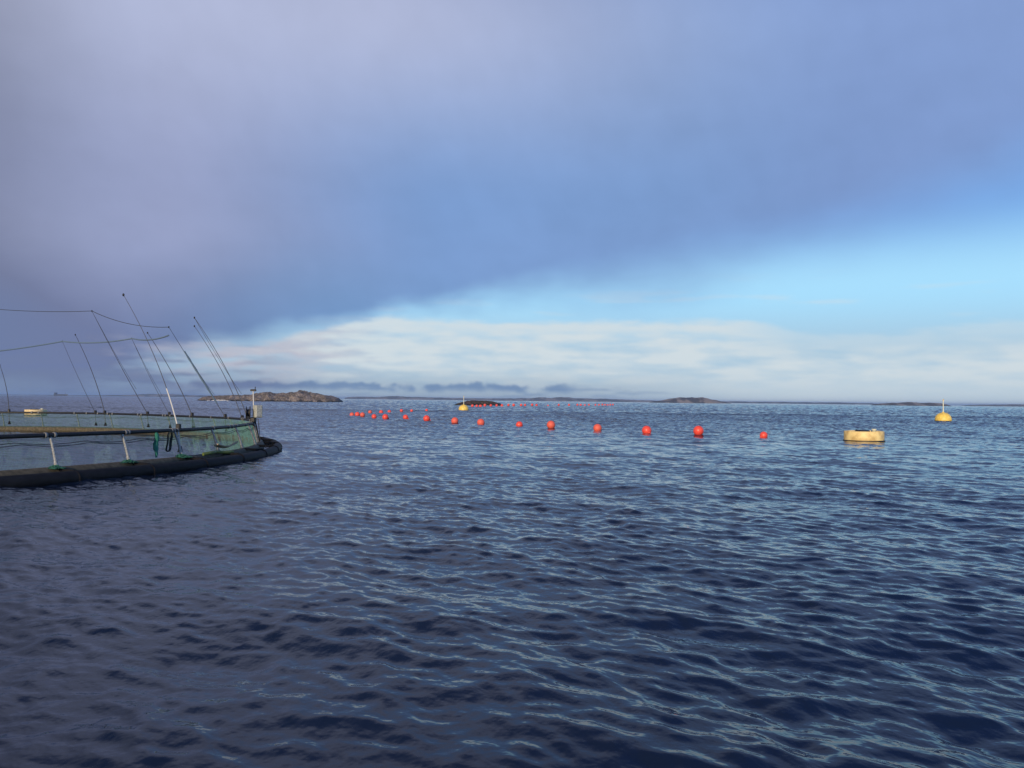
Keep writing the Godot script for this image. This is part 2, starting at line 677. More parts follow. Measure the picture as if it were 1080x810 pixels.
	for y in n:
		for x in n:
			var gx := (h[y * n + (x + 1) % n] - h[y * n + (x + n - 1) % n]) / (2.0 * cell)
			var gy := (h[((y + 1) % n) * n + x] - h[((y + n - 1) % n) * n + x]) / (2.0 * cell)
			var m := Vector3(-gx, gy, 1.0).normalized()
			data[at] = int(m.x * 127.5 + 127.5)
			data[at + 1] = int(m.y * 127.5 + 127.5)
			data[at + 2] = int(m.z * 127.5 + 127.5)
			at += 3
	var sea := mat(lin(0.006, 0.0135, 0.036), 0.04, 0.285)
	sea.normal_enabled = true
	sea.normal_texture = ImageTexture.create_from_image(Image.create_from_data(n, n, false, Image.FORMAT_RGB8, data))
	# the farther, the coarser the mesh: the ripple map carries more of the short waves' slope
	var mesh := ArrayMesh.new()
	var limits := [22.0, 60.0, 200.0, 1e9]
	var scales := [0.8, 1.1, 1.8, 2.6]
	var from := 0
	for k in 4:
		var to := from
		while to < nr - 1 and rows[to] < limits[k]:
			to += 1
		var arrays := []
		arrays.resize(Mesh.ARRAY_MAX)
		arrays[Mesh.ARRAY_VERTEX] = v.slice(from * wide, (to + 1) * wide)
		arrays[Mesh.ARRAY_NORMAL] = nn.slice(from * wide, (to + 1) * wide)
		arrays[Mesh.ARRAY_TEX_UV] = uv.slice(from * wide, (to + 1) * wide)
		arrays[Mesh.ARRAY_INDEX] = ix.slice(0, (to - from) * COLS * 6)
		mesh.add_surface_from_arrays(Mesh.PRIMITIVE_TRIANGLES, arrays)
		var m: StandardMaterial3D = sea.duplicate()
		m.normal_scale = scales[k]
		mesh.surface_set_material(k, m)
		from = to
	var o := part("sea", mesh, null, self)
	o.set_meta("kind", "structure")
	o.set_meta("label", "dark blue rippled sea reaching to the horizon")

# ---------------------------------------------------------------- islands
func island(crest: Array, distance: float, depth: float, cell: float, seed_: int, label: String, tone := Color(0.31, 0.285, 0.27), lichen := 0.5) -> MeshInstance3D:
	# crest: [x, height] along the ridge; the ground falls to the sea on both sides of it
	var n := FastNoiseLite.new()
	n.seed = seed_
	n.noise_type = FastNoiseLite.TYPE_SIMPLEX_SMOOTH
	n.fractal_type = FastNoiseLite.FRACTAL_RIDGED
	n.fractal_octaves = 5
	n.frequency = 0.35 / (cell * 8.0)
	var soft := FastNoiseLite.new()
	soft.seed = seed_ + 7
	soft.fractal_octaves = 4
	soft.frequency = 0.12 / (cell * 4.0)
	var x0: float = crest[0][0]
	var x1: float = crest[-1][0]
	var mid := (x0 + x1) / 2
	var cz := -sqrt(distance * distance - mid * mid)
	var nx := int((x1 - x0) / cell) + 1
	var nz := int(depth / cell) + 1
	var st := SurfaceTool.new()
	st.begin(Mesh.PRIMITIVE_TRIANGLES)
	st.set_smooth_group(0)
	var seg := 0
	var hs := []
	for i in nx + 1:
		var x := x0 + (x1 - x0) * i / nx
		while seg < crest.size() - 2 and x > crest[seg + 1][0]:
			seg += 1
		hs.append(lerpf(crest[seg][1], crest[seg + 1][1], clampf((x - crest[seg][0]) / (crest[seg + 1][0] - crest[seg][0]), 0, 1)))
	var peak := 0.0
	for h in hs:
		peak = maxf(peak, h)
	for j in nz + 1:
		var t := 2.0 * j / nz - 1.0
		for i in nx + 1:
			var x := x0 + (x1 - x0) * i / nx
			var z := cz - t * depth / 2
			var e := minf(1.0, minf(i, nx - i) * cell / (depth * 0.22))
			var width := 0.35 + 0.6 * sqrt(e) * (0.8 + 0.4 * soft.get_noise_2d(x * 0.5, 77.0))
			var s := clampf(1.0 - pow(absf(t) / width, 2.2), -0.5, 1.0)
			var rough := n.get_noise_2d(x, z) * 0.26 + soft.get_noise_2d(x, z) * 0.22
			var y: float = hs[i] * (s + rough * (1.0 if absf(t) > 0.1 else 0.55) * clampf(s + 0.5, 0.0, 1.0)) - 0.35 * (1.0 - e) - (0.8 if s < 0.0 else 0.0)
			var c := tone
			var v := soft.get_noise_2d(x * 2.0 + 31.0, z * 2.0) + 0.5 * n.get_noise_2d(z * 1.7, x * 1.7)
			c = c.lerp(Color(0.06, 0.055, 0.04), ss(-0.05, 0.22, v) * lichen)
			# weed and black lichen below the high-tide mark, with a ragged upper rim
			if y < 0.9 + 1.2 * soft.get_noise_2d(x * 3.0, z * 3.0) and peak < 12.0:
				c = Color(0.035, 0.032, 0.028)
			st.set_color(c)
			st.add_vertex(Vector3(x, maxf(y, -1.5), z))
	for j in nz:
		for i in nx:
			var a := j * (nx + 1) + i
			var b := a + nx + 1
			for k in [a, b, a + 1, a + 1, b, b + 1]:
				st.add_index(k)
	st.generate_normals()
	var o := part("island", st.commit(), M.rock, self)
	o.set_meta("kind", "structure")
	o.set_meta("label", label)
	return o

func make_islands() -> void:
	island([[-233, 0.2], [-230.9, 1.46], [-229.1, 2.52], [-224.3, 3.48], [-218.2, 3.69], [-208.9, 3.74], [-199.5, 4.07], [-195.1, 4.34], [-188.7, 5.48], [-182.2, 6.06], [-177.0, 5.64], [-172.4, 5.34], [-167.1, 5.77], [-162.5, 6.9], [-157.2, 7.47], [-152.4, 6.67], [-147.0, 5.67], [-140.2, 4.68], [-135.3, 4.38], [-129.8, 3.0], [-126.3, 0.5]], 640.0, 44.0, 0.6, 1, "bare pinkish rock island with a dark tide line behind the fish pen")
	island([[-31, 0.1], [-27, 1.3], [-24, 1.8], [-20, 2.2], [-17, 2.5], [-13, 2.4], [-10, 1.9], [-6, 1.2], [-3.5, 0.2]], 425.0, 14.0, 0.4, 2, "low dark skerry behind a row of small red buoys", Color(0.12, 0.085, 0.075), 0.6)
	island([[-1000, 6.4], [-982, 9.0], [-905, 11.6], [-823, 11.4], [-767, 14.7], [-729, 17.8], [-684, 16.4], [-599, 12.6], [-486, 12.3], [-344, 11.3], [-300, 2.4]], 5000.0, 260.0, 7.0, 3, "long low island on the horizon with one rounded hill", Color(0.31, 0.285, 0.27), 0.8)
	island([[-330, 3.2], [-316, 9.8], [-158, 10.3], [1, 10.9], [107, 13.9], [160, 17.0], [223, 15.8], [244, 19.8], [276, 22.6], [318, 21.3], [350, 15.7], [527, 13.8], [784, 10.2], [850, 1.6]], 4600.0, 260.0, 7.0, 4, "long low island on the horizon with a steep knoll", Color(0.31, 0.285, 0.27), 0.8)
	island([[425, 0.4], [437, 3.4], [463, 6.5], [480, 10.2], [506, 14.2], [523, 15.3], [548, 14.6], [579, 15.4], [601, 14.0], [617, 10.5], [639, 7.4], [656, 4.7], [675, 0.4]], 2600.0, 130.0, 3.0, 5, "humped rocky island with pale cliffs and a dark heath top", Color(0.31, 0.285, 0.27), 0.9)
	island([[800, 4.1], [1000, 8.2], [1278, 9.3], [1493, 8.7], [1750, 9.1], [1993, 9.6], [2154, 8.7], [2250, 2.7]], 5200.0, 300.0, 9.0, 6, "thin strip of level land along the horizon", Color(0.31, 0.285, 0.27), 0.8)
	island([[910, 0.4], [923, 4.0], [953, 6.1], [973, 7.2], [992, 9.0], [1006, 8.3], [1031, 7.8], [1059, 7.7], [1077, 6.7], [1088, 4.6], [1096, 0.4]], 2300.0, 100.0, 3.0, 7, "flat brown island behind the yellow spar buoy standing alone", Color(0.31, 0.285, 0.27), 0.8)
	island([[1850, 1.9], [1886, 4.9], [1967, 6.1], [2056, 7.4], [2127, 7.0], [2400, 5.1], [2500, 1.3]], 4000.0, 240.0, 8.0, 8, "faint blue strip of land beyond the flat brown island", Color(0.31, 0.285, 0.27), 0.8)
	island([[-3300, 1.7], [-2818, 2.5], [-2595, 2.9], [-2350, 4.2], [-2130, 11.2], [-2061, 13.9], [-1968, 14.1], [-1871, 10.5], [-1600, 7.6], [-1300, 8.5], [-1000, 3.4]], 5200.0, 300.0, 9.0, 9, "low dark strip of land seen beyond the pen and its poles", Color(0.31, 0.285, 0.27), 0.8)
	# surf on the low end of the near island
	var st := SurfaceTool.new()
	st.begin(Mesh.PRIMITIVE_TRIANGLES)
	var r := RandomNumberGenerator.new()
	r.seed = 77
	for k in 70:
		var u := clampf(0.5 + 0.24 * r.randfn(), 0.0, 1.0)
		var c := Vector3(lerpf(-218, -203, u), 0.1 + r.randf() * 0.75 * sin(u * PI), -590 + r.randfn() * 0.8)
		var s := SphereMesh.new()
		s.radius = r.randf_range(0.15, 0.6)
		s.height = s.radius * r.randf_range(0.7, 1.3)
		s.radial_segments = 7
		s.rings = 4
		st.append_from(s, 0, Transform3D(Basis(Vector3.UP, r.randf() * TAU).scaled(Vector3(1.9, 1, 1)), c))
	var o := part("surf", st.commit(), M.foam, self)
	o.set_meta("kind", "stuff")
	tag(o, "white surf breaking on the low end of the pinkish island", "surf")

# ---------------------------------------------------------------- fish pen
const CX := -40.1
const CZ := -40.5
const R_OUT := 27.5
const R_IN := 26.55
const R_RAIL := 26.15
const H_RAIL := 1.55

func ring_point(deg: float, r: float, y: float) -> Vector3:
	var t := deg_to_rad(deg)
	return Vector3(sin(t) * r, y, cos(t) * r)

func net_mesh() -> ArrayMesh:
	var st := [PackedVector3Array(), PackedVector3Array(), PackedInt32Array()]
	var r := RandomNumberGenerator.new()
	r.seed = 5
	var sag := FastNoiseLite.new()
	sag.seed = 3
	sag.frequency = 0.9
	const N := 3600
	const ROWS := 22
	var thick := PackedFloat32Array([0.0045])
	var grid := []
	for j in ROWS:
		var f := float(j) / (ROWS - 1)
		var p := PackedVector3Array()
		for i in N:
			var a := TAU * i / N
			var w := sag.get_noise_2d(a * 26.0, f * 1.2)
			var rad := lerpf(R_IN - 0.12, R_RAIL - 0.02, f) - 0.10 * sin(f * PI) * (0.6 + w)
			var y := lerpf(0.25, H_RAIL - 0.05 - 0.05 * absf(sin(a * 30.0)), f)
			p.append(Vector3(sin(a) * rad, y, cos(a) * rad))
		grid.append(p)
	for j in ROWS:
		var coarse := PackedVector3Array()
		for i in range(0, N, 4):
			coarse.append(grid[j][i])
		add_tube(st, coarse, thick, 3, true)
	for i in N:
		var p := PackedVector3Array()
		for j in range(0, ROWS, 3):
			p.append(grid[j][i])
		add_tube(st, p, thick, 3)
	return mesh_of(st[0], st[1], st[2])

var pole_tops := {}

func make_pole(pen: Node3D, key: String, deg: float, pts: Array, base_r: float, m: Material, r0 := 0.028) -> void:
	# pts: [radius from the centre of the pen, height], bending inward
	var path := PackedVector3Array()
	path.append(ring_point(deg, base_r + 0.12, 0.62))
	# one even bend from the rail to the tip
	var mid: Array = pts[pts.size() / 2]
	var end: Array = pts[-1]
	var y0 := H_RAIL + 0.1
	var t1: float = (mid[1] - y0) / (end[1] - y0)
	var lean: float = end[0] - base_r
	var bow: float = (mid[0] - base_r - lean * t1) / (t1 * (t1 - 1.0))
	bow = clampf(bow, -1.1, 0.3)
	var smooth := PackedVector3Array([path[0]])
	for i in 25:
		var t := i / 24.0
		smooth.append(ring_point(deg, base_r + lean * t + bow * t * (t - 1.0), lerpf(y0, end[1], t)))
	var radii := PackedFloat32Array()
	for i in smooth.size():
		radii.append(lerpf(r0, r0 * 0.5, float(i) / (smooth.size() - 1)))
	var o := part("bird_net_pole", taper(smooth, radii, 8), m, pen)
	part("pole_cap", lathe([[0.0, -0.07], [0.035, -0.05], [0.048, 0.0], [0.035, 0.05], [0.0, 0.07]], 10), M.black, o, smooth[smooth.size() - 1])
	var block := part("pulley_block", box(Vector3(0.16, 0.3, 0.2), 0.03), M.black, o, ring_point(deg, base_r + 0.02, H_RAIL + 0.12))
	block.rotation.y = deg_to_rad(deg)
	part("pole_foot", lathe([[0.0, 0.0], [0.12, 0.0], [0.1, 0.06], [0.06, 0.25], [0.0, 0.25]], 10), M.bracket, o, ring_point(deg, base_r + 0.12, 0.6))
	pole_tops[key] = smooth

func sagging(a: Vector3, b: Vector3, drop: float, n := 16) -> PackedVector3Array:
	var p := PackedVector3Array()
	for i in n:
		var t := float(i) / (n - 1)
		p.append(a.lerp(b, t) - Vector3.UP * drop * 4.0 * t * (1.0 - t))
	return p

func make_pen() -> void:
	var pen := thing("fish_pen", Vector3(CX, 0, CZ), "large round floating fish pen with black plastic collar and green net fence", "fish pen")
	var ring := func(r: float, y: float, n: int) -> PackedVector3Array:
		var p := PackedVector3Array()
		for i in n:
			var a := TAU * i / n
			p.append(Vector3(sin(a) * r, y + 0.02 * sin(a * 7.0), cos(a) * r))
		return p
	var outer := part("outer_float_pipe", tube(ring.call(R_OUT, 0.09, 360), 0.265, 24, true), M.pipe, pen)
	outer.set_meta("label", "black plastic float pipe at the waterline")
	var inner := part("inner_float_pipe", tube(ring.call(R_IN, 0.19, 360), 0.26, 24, true), M.inner_pipe, pen)
	inner.set_meta("label", "inner float pipe stained brown and olive")
	var rail := part("handrail", tube(ring.call(R_RAIL, H_RAIL, 360), 0.08, 14, true), M.rail, pen)
	# clamps, brackets and posts at every station round the ring
	var strap := tube(arc(Vector3.ZERO, 0.28, 0.0, TAU * 0.985, 0.0, 24), 0.04, 6)
	var post_mesh := taper(PackedVector3Array([Vector3(0, 0.42, R_IN - 0.02), Vector3(0, 0.7, R_IN - 0.1), Vector3(0, 1.2, R_RAIL + 0.13), Vector3(0, H_RAIL - 0.04, R_RAIL)]), PackedFloat32Array([0.09, 0.055, 0.05, 0.05]), 10)
	var beam := box(Vector3(0.16, 0.12, 1.1), 0.03)
	var collar := lathe([[0.082, -0.05], [0.1, -0.045], [0.1, 0.045], [0.082, 0.05]], 16)
	var r := RandomNumberGenerator.new()
	r.seed = 21
	for i in 52:
		var deg := 64.8 + i * 6.923
		var b := part("bracket", beam, M.bracket, pen, ring_point(deg, (R_OUT + R_IN) / 2 - 0.05, 0.36))
		b.rotation.y = deg_to_rad(deg)
		b.rotation.x = deg_to_rad(2.0)
		var s := part("strap", strap, M.bracket, b)
		s.transform = Transform3D(Basis(Vector3.FORWARD, PI / 2), Vector3(0, -0.27, 0.52))
		var p := part("stanchion", post_mesh, M.post, pen)
		p.rotation.y = deg_to_rad(deg)
		for k in r.randi_range(1, 3):
			var d2: float = deg + (0.35 if k == 0 else r.randf_range(-2.6, 2.6))
			var c := part("rail_clamp", collar, M.clamp, rail, ring_point(d2, R_RAIL, H_RAIL + 0.02 * sin(deg_to_rad(d2) * 7.0)))
			c.basis = Basis(Vector3.UP, deg_to_rad(d2)) * Basis(Vector3.BACK, PI / 2)
	var net := part("net_fence", net_mesh(), M.net, pen)
	net.set_meta("label", "fine green netting hung from the handrail")
	# ropes looped along the fence
	for y in [1.33, 1.26]:
		var p := PackedVector3Array()
		for i in 720:
			var a := TAU * i / 720
			p.append(Vector3(sin(a) * (R_RAIL + 0.05), y - 0.09 * absf(sin(a * 30.0 + y * 4.0)) - 0.03 * sin(a * 11.0), cos(a) * (R_RAIL + 0.05)))
		part("rope", tube(p, 0.014, 5, true), M.rope, pen)
	# poles for the bird net
	make_pole(pen, "white", 79.2, [[25.8, 3.12], [25.56, 3.82], [25.13, 4.77], [24.7, 5.51], [24.44, 5.93], [23.84, 6.85], [23.38, 7.44]], R_RAIL, M.rod, 0.022)
	make_pole(pen, "r1", 116.8, [[25.71, 3.41], [25.06, 4.59], [24.18, 6.11], [22.87, 7.88]], R_RAIL, M.rod)
	make_pole(pen, "r2", 120.9, [[25.57, 3.29], [24.89, 4.45], [24.11, 5.95], [23.1, 7.49]], R_RAIL, M.rod)
	make_pole(pen, "p7", 129.3, [[25.06, 3.22], [24.21, 4.31], [23.36, 5.94], [22.29, 7.6]], R_RAIL, M.rod)
	make_pole(pen, "p6", 140.9, [[25.21, 3.22], [24.45, 4.92], [23.64, 6.11], [22.67, 7.47]], R_RAIL, M.rod, 0.034)
	make_pole(pen, "p4b", 147.4, [[25.12, 3.2], [24.48, 4.25], [23.53, 5.82], [22.97, 7.18]], R_RAIL, M.rod, 0.02)
	make_pole(pen, "p4", 153.0, [[25.05, 3.19], [23.78, 4.74], [22.06, 7.11], [21.25, 9.11]], R_RAIL, M.rod)
	make_pole(pen, "p3", 162.8, [[25.87, 3.17], [24.75, 5.37], [23.69, 6.85], [23.08, 7.61]], R_RAIL, M.rod, 0.034)
	make_pole(pen, "p2", 164.8, [[25.06, 3.15], [24.05, 4.75], [23.27, 5.89], [22.68, 7.08]], R_RAIL, M.rod, 0.02)
	make_pole(pen, "p1", 181.3, [[26.06, 1.94], [25.6, 3.84], [25.18, 4.74], [24.78, 5.33]], R_RAIL, M.rod, 0.034)
	make_pole(pen, "p0", 196.0, [[25.3, 3.2], [24.3, 5.2], [23.0, 8.2], [22.2, 10.4]], R_RAIL, M.rod)
	var white: Node = pen.get_node("bird_net_pole")
	white.set_meta("label", "long thin pole with a white lower sleeve on the near side of the pen")
	part("sleeve", tube(pole_tops["white"].slice(0, 9), 0.032, 10), M.white_rod, white)

	var off := Vector3(CX, 0, CZ)
	var tip := func(k: String) -> Vector3: return off + pole_tops[k][pole_tops[k].size() - 1]
	# bird net slung between pole tops
	var bn := thing("bird_net", off, "bird net ropes and furled netting slung between the tops of the leaning poles", "net")
	var line := [sagging(tip.call("p0") - off, tip.call("p4") - off, 0.45), sagging(tip.call("p4") - off, tip.call("p7") - off, 0.35)]
	part("head_rope", tubes(line, 0.022, 6), M.rope, bn)
	var low := [sagging(tip.call("p0") - off + Vector3(1.0, -4.7, 0.5), tip.call("p2") - off, 0.25), sagging(tip.call("p2") - off, tip.call("p4b") - off, 0.2), sagging(tip.call("p4b") - off, tip.call("p7") - off + Vector3(0, -0.55, 0), 0.2)]
	part("furled_net", tubes(low, 0.05, 7), M.blue_net, bn)
	var thin := []
	for k in ["p4", "p4b", "p7", "r1"]:
		var pts: PackedVector3Array = pole_tops[k]
		thin.append(sagging(pts[pts.size() - 1], pts[int(pts.size() * 0.3)] + Vector3(0.25, 0, 0.1), 0.12, 10))
	part("halyard", tubes(thin, 0.011, 5), M.rope, bn)
	var st := [PackedVector3Array(), PackedVector3Array(), PackedInt32Array()]
	var p7: PackedVector3Array = pole_tops["p7"]
	var hang := PackedVector3Array()
	var fat := PackedFloat32Array()
	for i in range(int(p7.size() * 0.22), int(p7.size() * 0.8)):
		hang.append(p7[i] + Vector3(0.1, -0.08, 0.05))
		fat.append(0.03 + 0.035 * sin(PI * float(i) / p7.size()) + 0.012 * sin(i * 2.3))
	add_tube(st, hang, fat, 8)
	part("furled_net", mesh_of(st[0], st[1], st[2]), M.blue_net, bn)

	# green netting bundle and rope coil hanging on the near rail
	var bundle_path := PackedVector3Array()
	var bundle_r := PackedFloat32Array()
	for i in 14:
		var t := i / 13.0
		bundle_path.append(Vector3(0.03 * sin(t * 9.0), -1.02 * t, 0.02 * cos(t * 7.0)))
		bundle_r.append(0.045 + 0.06 * sin(PI * pow(t, 0.8)) + 0.012 * sin(t * 31.0) + 0.01 * sin(t * 13.0))
	var g := part("net_bundle", taper(bundle_path, bundle_r, 12), M.teal_net, self, off + ring_point(75.6, R_RAIL + 0.14, H_RAIL - 0.05))
	tag(g, "bright green bundle of netting hanging from the near handrail", "net bundle")
	var coil := []
	for k in 3:
		var p := PackedVector3Array()
		for i in 25:
			var a := TAU * i / 24.0
			p.append(Vector3(sin(a) * (0.13 + 0.015 * k) + 0.2 * cos(a) * 0.4, cos(a) * 0.4 - 0.45, 0.03 * k + 0.03 * sin(a * 3.0)))
		coil.append(p)
	g = part("rope_coil", tubes(coil, 0.02, 6), M.dark_net, self, off + ring_point(77.4, R_RAIL + 0.12, H_RAIL - 0.02))
	g.rotation.y = deg_to_rad(77.4)
	tag(g, "dark coil of rope hanging beside the green netting bundle", "rope coil")
	g = heap("net_heap", 0.36, 0.15, 31, M.green_net, off + ring_point(78.0, R_IN + 0.18, 0.42))
	tag(g, "green tangle of netting on the float collar under the white sleeved pole", "net heap")
	g = heap("net_heap", 0.3, 0.12, 33, M.green_net, off + ring_point(64.4, R_IN + 0.18, 0.42))
	tag(g, "green tangle of netting at the foot of the second post from the white sleeved pole", "net heap")
	g = heap("net_heap", 0.3, 0.12, 34, M.green_net, off + ring_point(71.2, R_IN + 0.18, 0.42))
	tag(g, "green tangle of netting at the foot of the first post from the white sleeved pole", "net heap")
	# feed hose and tan rope lying on the collar
	var hp := PackedVector3Array()
	for i in 30:
		var t := i / 29.0
		hp.append(ring_point(80.6 + 5.4 * t, R_IN + 0.42 + 0.14 * sin(t * 8.0), 0.48 + 0.05 * sin(t * 5.0)))
	g = part("hose", tube(hp, 0.075, 10), M.hose, self, off)
	tag(g, "olive green hose lying along the float collar", "hose")
	var tp := []
	for k in 3:
		var p := PackedVector3Array()
		for i in 20:
			var t := i / 19.0
			p.append(ring_point(84.0 + 5.0 * t, R_IN + 0.1 + 0.08 * k, 0.62 + 0.30 * (1.0 - sin(PI * t)) * 0.5 + 0.03 * k))
		tp.append(p)
	g = part("rope", tubes(tp, 0.035, 6), M.tan_rope, self, off)
	tag(g, "tan ropes draped over the collar beside the olive hose", "rope")

	# camera winch on the right-hand end of the pen
	var at := off + ring_point(104.0, R_RAIL, 0.0)
	var w := thing("camera_winch", at, "grey white winch cabinet with black drum standing on the pen handrail", "winch")
	var turn := deg_to_rad(45)
	part("post", tube(PackedVector3Array([Vector3(0.3, 0.45, 0), Vector3(0.12, 1.2, 0), Vector3(0.05, 1.75, 0)]), 0.06, 8), M.post, w)
	part("brace", tubes([PackedVector3Array([Vector3(0.45, 0.5, 0.1), Vector3(0.3, 1.1, 0.05), Vector3(0.1, 1.85, 0.0)]), PackedVector3Array([Vector3(-0.05, H_RAIL, 0.2), Vector3(0.2, 1.3, 0.1)])], 0.035, 6), M.bracket, w)
	var cab := part("cabinet", box(Vector3(0.42, 0.72, 0.4), 0.03), M.box, w, Vector3(0.28, 2.2, 0))
	cab.rotation.y = turn
	part("door_seam", box(Vector3(0.34, 0.6, 0.02), 0.008), M.box, cab, Vector3(0, 0, 0.205))
	var drum := part("drum", lathe([[0.0, -0.12], [0.36, -0.12], [0.36, -0.08], [0.2, -0.07], [0.2, 0.07], [0.36, 0.08], [0.36, 0.12], [0.0, 0.12]], 24), M.black, w, Vector3(-0.22, 2.12, 0.12))
	drum.basis = Basis(Vector3.UP, deg_to_rad(15)) * Basis(Vector3.BACK, PI / 2)
	part("motor", box(Vector3(0.3, 0.3, 0.34), 0.05), M.rail, w, Vector3(0.05, 1.72, 0.05))
	part("mast", tube(PackedVector3Array([Vector3(0.02, 2.3, -0.1), Vector3(-0.02, 3.35, -0.1)]), 0.035, 8), M.white_rod, w)
	part("lamp_head", box(Vector3(0.34, 0.12, 0.12), 0.03), M.black, w, Vector3(-0.02, 3.4, -0.1))
	part("antenna", tube(PackedVector3Array([Vector3(0.08, 3.4, -0.1), Vector3(0.09, 3.6, -0.1)]), 0.025, 6), M.black, w)
	part("cable", tube(sagging(Vector3(0.35, 1.8, 0.15), Vector3(0.55, 0.55, 0.3), -0.05), 0.02, 5), M.black, w)

func heap(called: String, wide: float, high: float, seed_: int, m: Material, at: Vector3) -> MeshInstance3D:
	# a tangle of net and twine: many short bent strands
	var r := RandomNumberGenerator.new()
	r.seed = seed_
	var strands := []
	for k in 46:
		var p := PackedVector3Array()
		var a := r.randf() * TAU
		var c := Vector3(r.randfn() * wide * 0.3, 0, r.randfn() * wide * 0.3)
		var rise := high * exp(-c.length_squared() / (wide * wide * 0.4)) * r.randf_range(0.2, 1.0)
		for i in 7:
			var t := i / 6.0 - 0.5
			var bend := a + 2.4 * t * r.randf_range(0.6, 1.4)
			p.append(c + Vector3(cos(bend), 0, sin(bend)) * t * wide * 0.9 + Vector3.UP * (rise * (1.0 - 3.0 * t * t) + r.randf() * 0.02))
		strands.append(p)
	return part(called, tubes(strands, 0.02, 5), m, self, at)

# ---------------------------------------------------------------- buoys
func red_ball(detail: int) -> ArrayMesh:
	var prof := []
	var n := detail
	for i in n + 1:
		var a := -PI / 2 + PI * i / n
		prof.append([0.5 * cos(a), 0.5 * sin(a) + (0.02 * sin(a) if a > 0 else 0.0)])
	return lathe(prof, detail * 2)

func make_red_buoys() -> void:
	var ball := red_ball(14)
	var neck := lathe([[0.13, 0.46], [0.105, 0.53], [0.09, 0.6], [0.075, 0.625], [0.0, 0.63]], 14)
	var eye := tube(PackedVector3Array([Vector3(-0.07, 0.6, 0), Vector3(-0.075, 0.68, 0), Vector3(-0.04, 0.735, 0), Vector3(0, 0.75, 0), Vector3(0.04, 0.735, 0), Vector3(0.075, 0.68, 0), Vector3(0.07, 0.6, 0)]), 0.022, 6)
	# x, z, diameter, how far it sinks
	var near := [[-11.5, -111.4, 0.90], [-7.1, -103.1, 0.90], [-3.7, -99.2, 0.90], [0.9, -94.4, 0.80], [4.2, -87.7, 0.90], [8.7, -83.3, 0.85], [12.8, -78.0, 0.90], [16.8, -74.0, 0.92], [21.9, -71.5, 0.66]]
	var bend := [[-27.8, -143.4, 0.82], [-26.5, -141.5, 0.88], [-24.4, -134.7, 0.82], [-21.1, -126.4, 0.78], [-18.6, -121.3, 0.90], [-15.8, -122.7, 0.80]]
	var back := [[-28.8, -167.5, 0.78], [-27.3, -172.2, 0.9], [-27.0, -181.7, 0.78], [-25.1, -187.5, 0.72], [-23.5, -193.4, 0.68], [-21.2, -205.2, 0.74]]
	var far := [[-16.2, -339.4], [-14.6, -343.8], [-13.2, -347.4], [-11.5, -352.1], [-9.1, -358.8], [-6.7, -365.3], [-4.4, -371.5], [-1.5, -379.4], [0.9, -386.1], [4.5, -395.8], [6.5, -401.3], [10.2, -411.3], [12.6, -417.8], [19.2, -435.8], [25.9, -454.1], [32.9, -473.3], [39.1, -490.2], [41.6, -496.9], [44.9, -506.0], [48.3, -515.1], [53.9, -530.4], [57.1, -539.1], [60.4, -548.1], [62.9, -555.0], [65.5, -562.1], [68.2, -569.4], [70.9, -576.8]]
	var proto: Node3D = null
	var nth := ["first", "second", "third", "fourth", "fifth", "sixth", "seventh", "eighth", "ninth"]
	var rows := [
		[near, "large round red buoy in the wide spaced row leading to the yellow drum", "red buoys in the wide spaced row"],
		[bend, "round red buoy in the tight cluster at the row's far bend", "red buoys clustered at the bend"],
		[back, "small round red buoy in the receding line beyond the cluster", "red buoys receding beyond the cluster"]]
	for row in rows:
		for i in row[0].size():
			var b: Array = row[0][i]
			var o: Node3D
			if proto == null:
				o = thing("red_buoy", Vector3.ZERO, row[1], "buoy", row[2])
				part("ball", ball, M.red, o)
				var k := part("rope_eye", neck, M.red, o)
				part("ring", eye, M.red, k)
				proto = o
			else:
				o = proto.duplicate()
				o.name = numbered("red_buoy")
				add_child(o)
				tag(o, row[1], "buoy", row[2])
			if row[0] == near:
				var k: int = near.size() - 1 - i
				o.set_meta("label", "small round red buoy ending the wide spaced row beside the yellow drum" if k == 0 else "round red buoy in the wide spaced row, %s from the yellow drum" % nth[k])
			elif row[0] == back:
				o.set_meta("label", "small red buoy in the receding line, %s beyond the cluster" % nth[i])
			if rng.randf() < 0.4:
				o.get_node("ball").material_override = M.faded_red
			var sink: float = 0.33 if not (i == 3 and row[0] == near) else 0.16
			o.scale = Vector3.ONE * b[2]
			o.rotation = Vector3(rng.randf_range(1.9, 2.7), rng.randf() * TAU, 0.0)  # the rope eye hangs in the water
			o.position = Vector3(b[0], sea_height(b[0], b[1]) + b[2] * sink, b[1])
	var small := red_ball(8)
	for b in far:
		var o := part("red_buoy", small, M.red, self, Vector3(b[0], sea_height(b[0], b[1]) + 0.5, b[1]))
		o.scale = Vector3.ONE * rng.randf_range(1.15, 1.4)
		tag(o, "tiny red buoy in the distant row passing in front of the dark skerry", "buoy", "red buoys in the distant row")

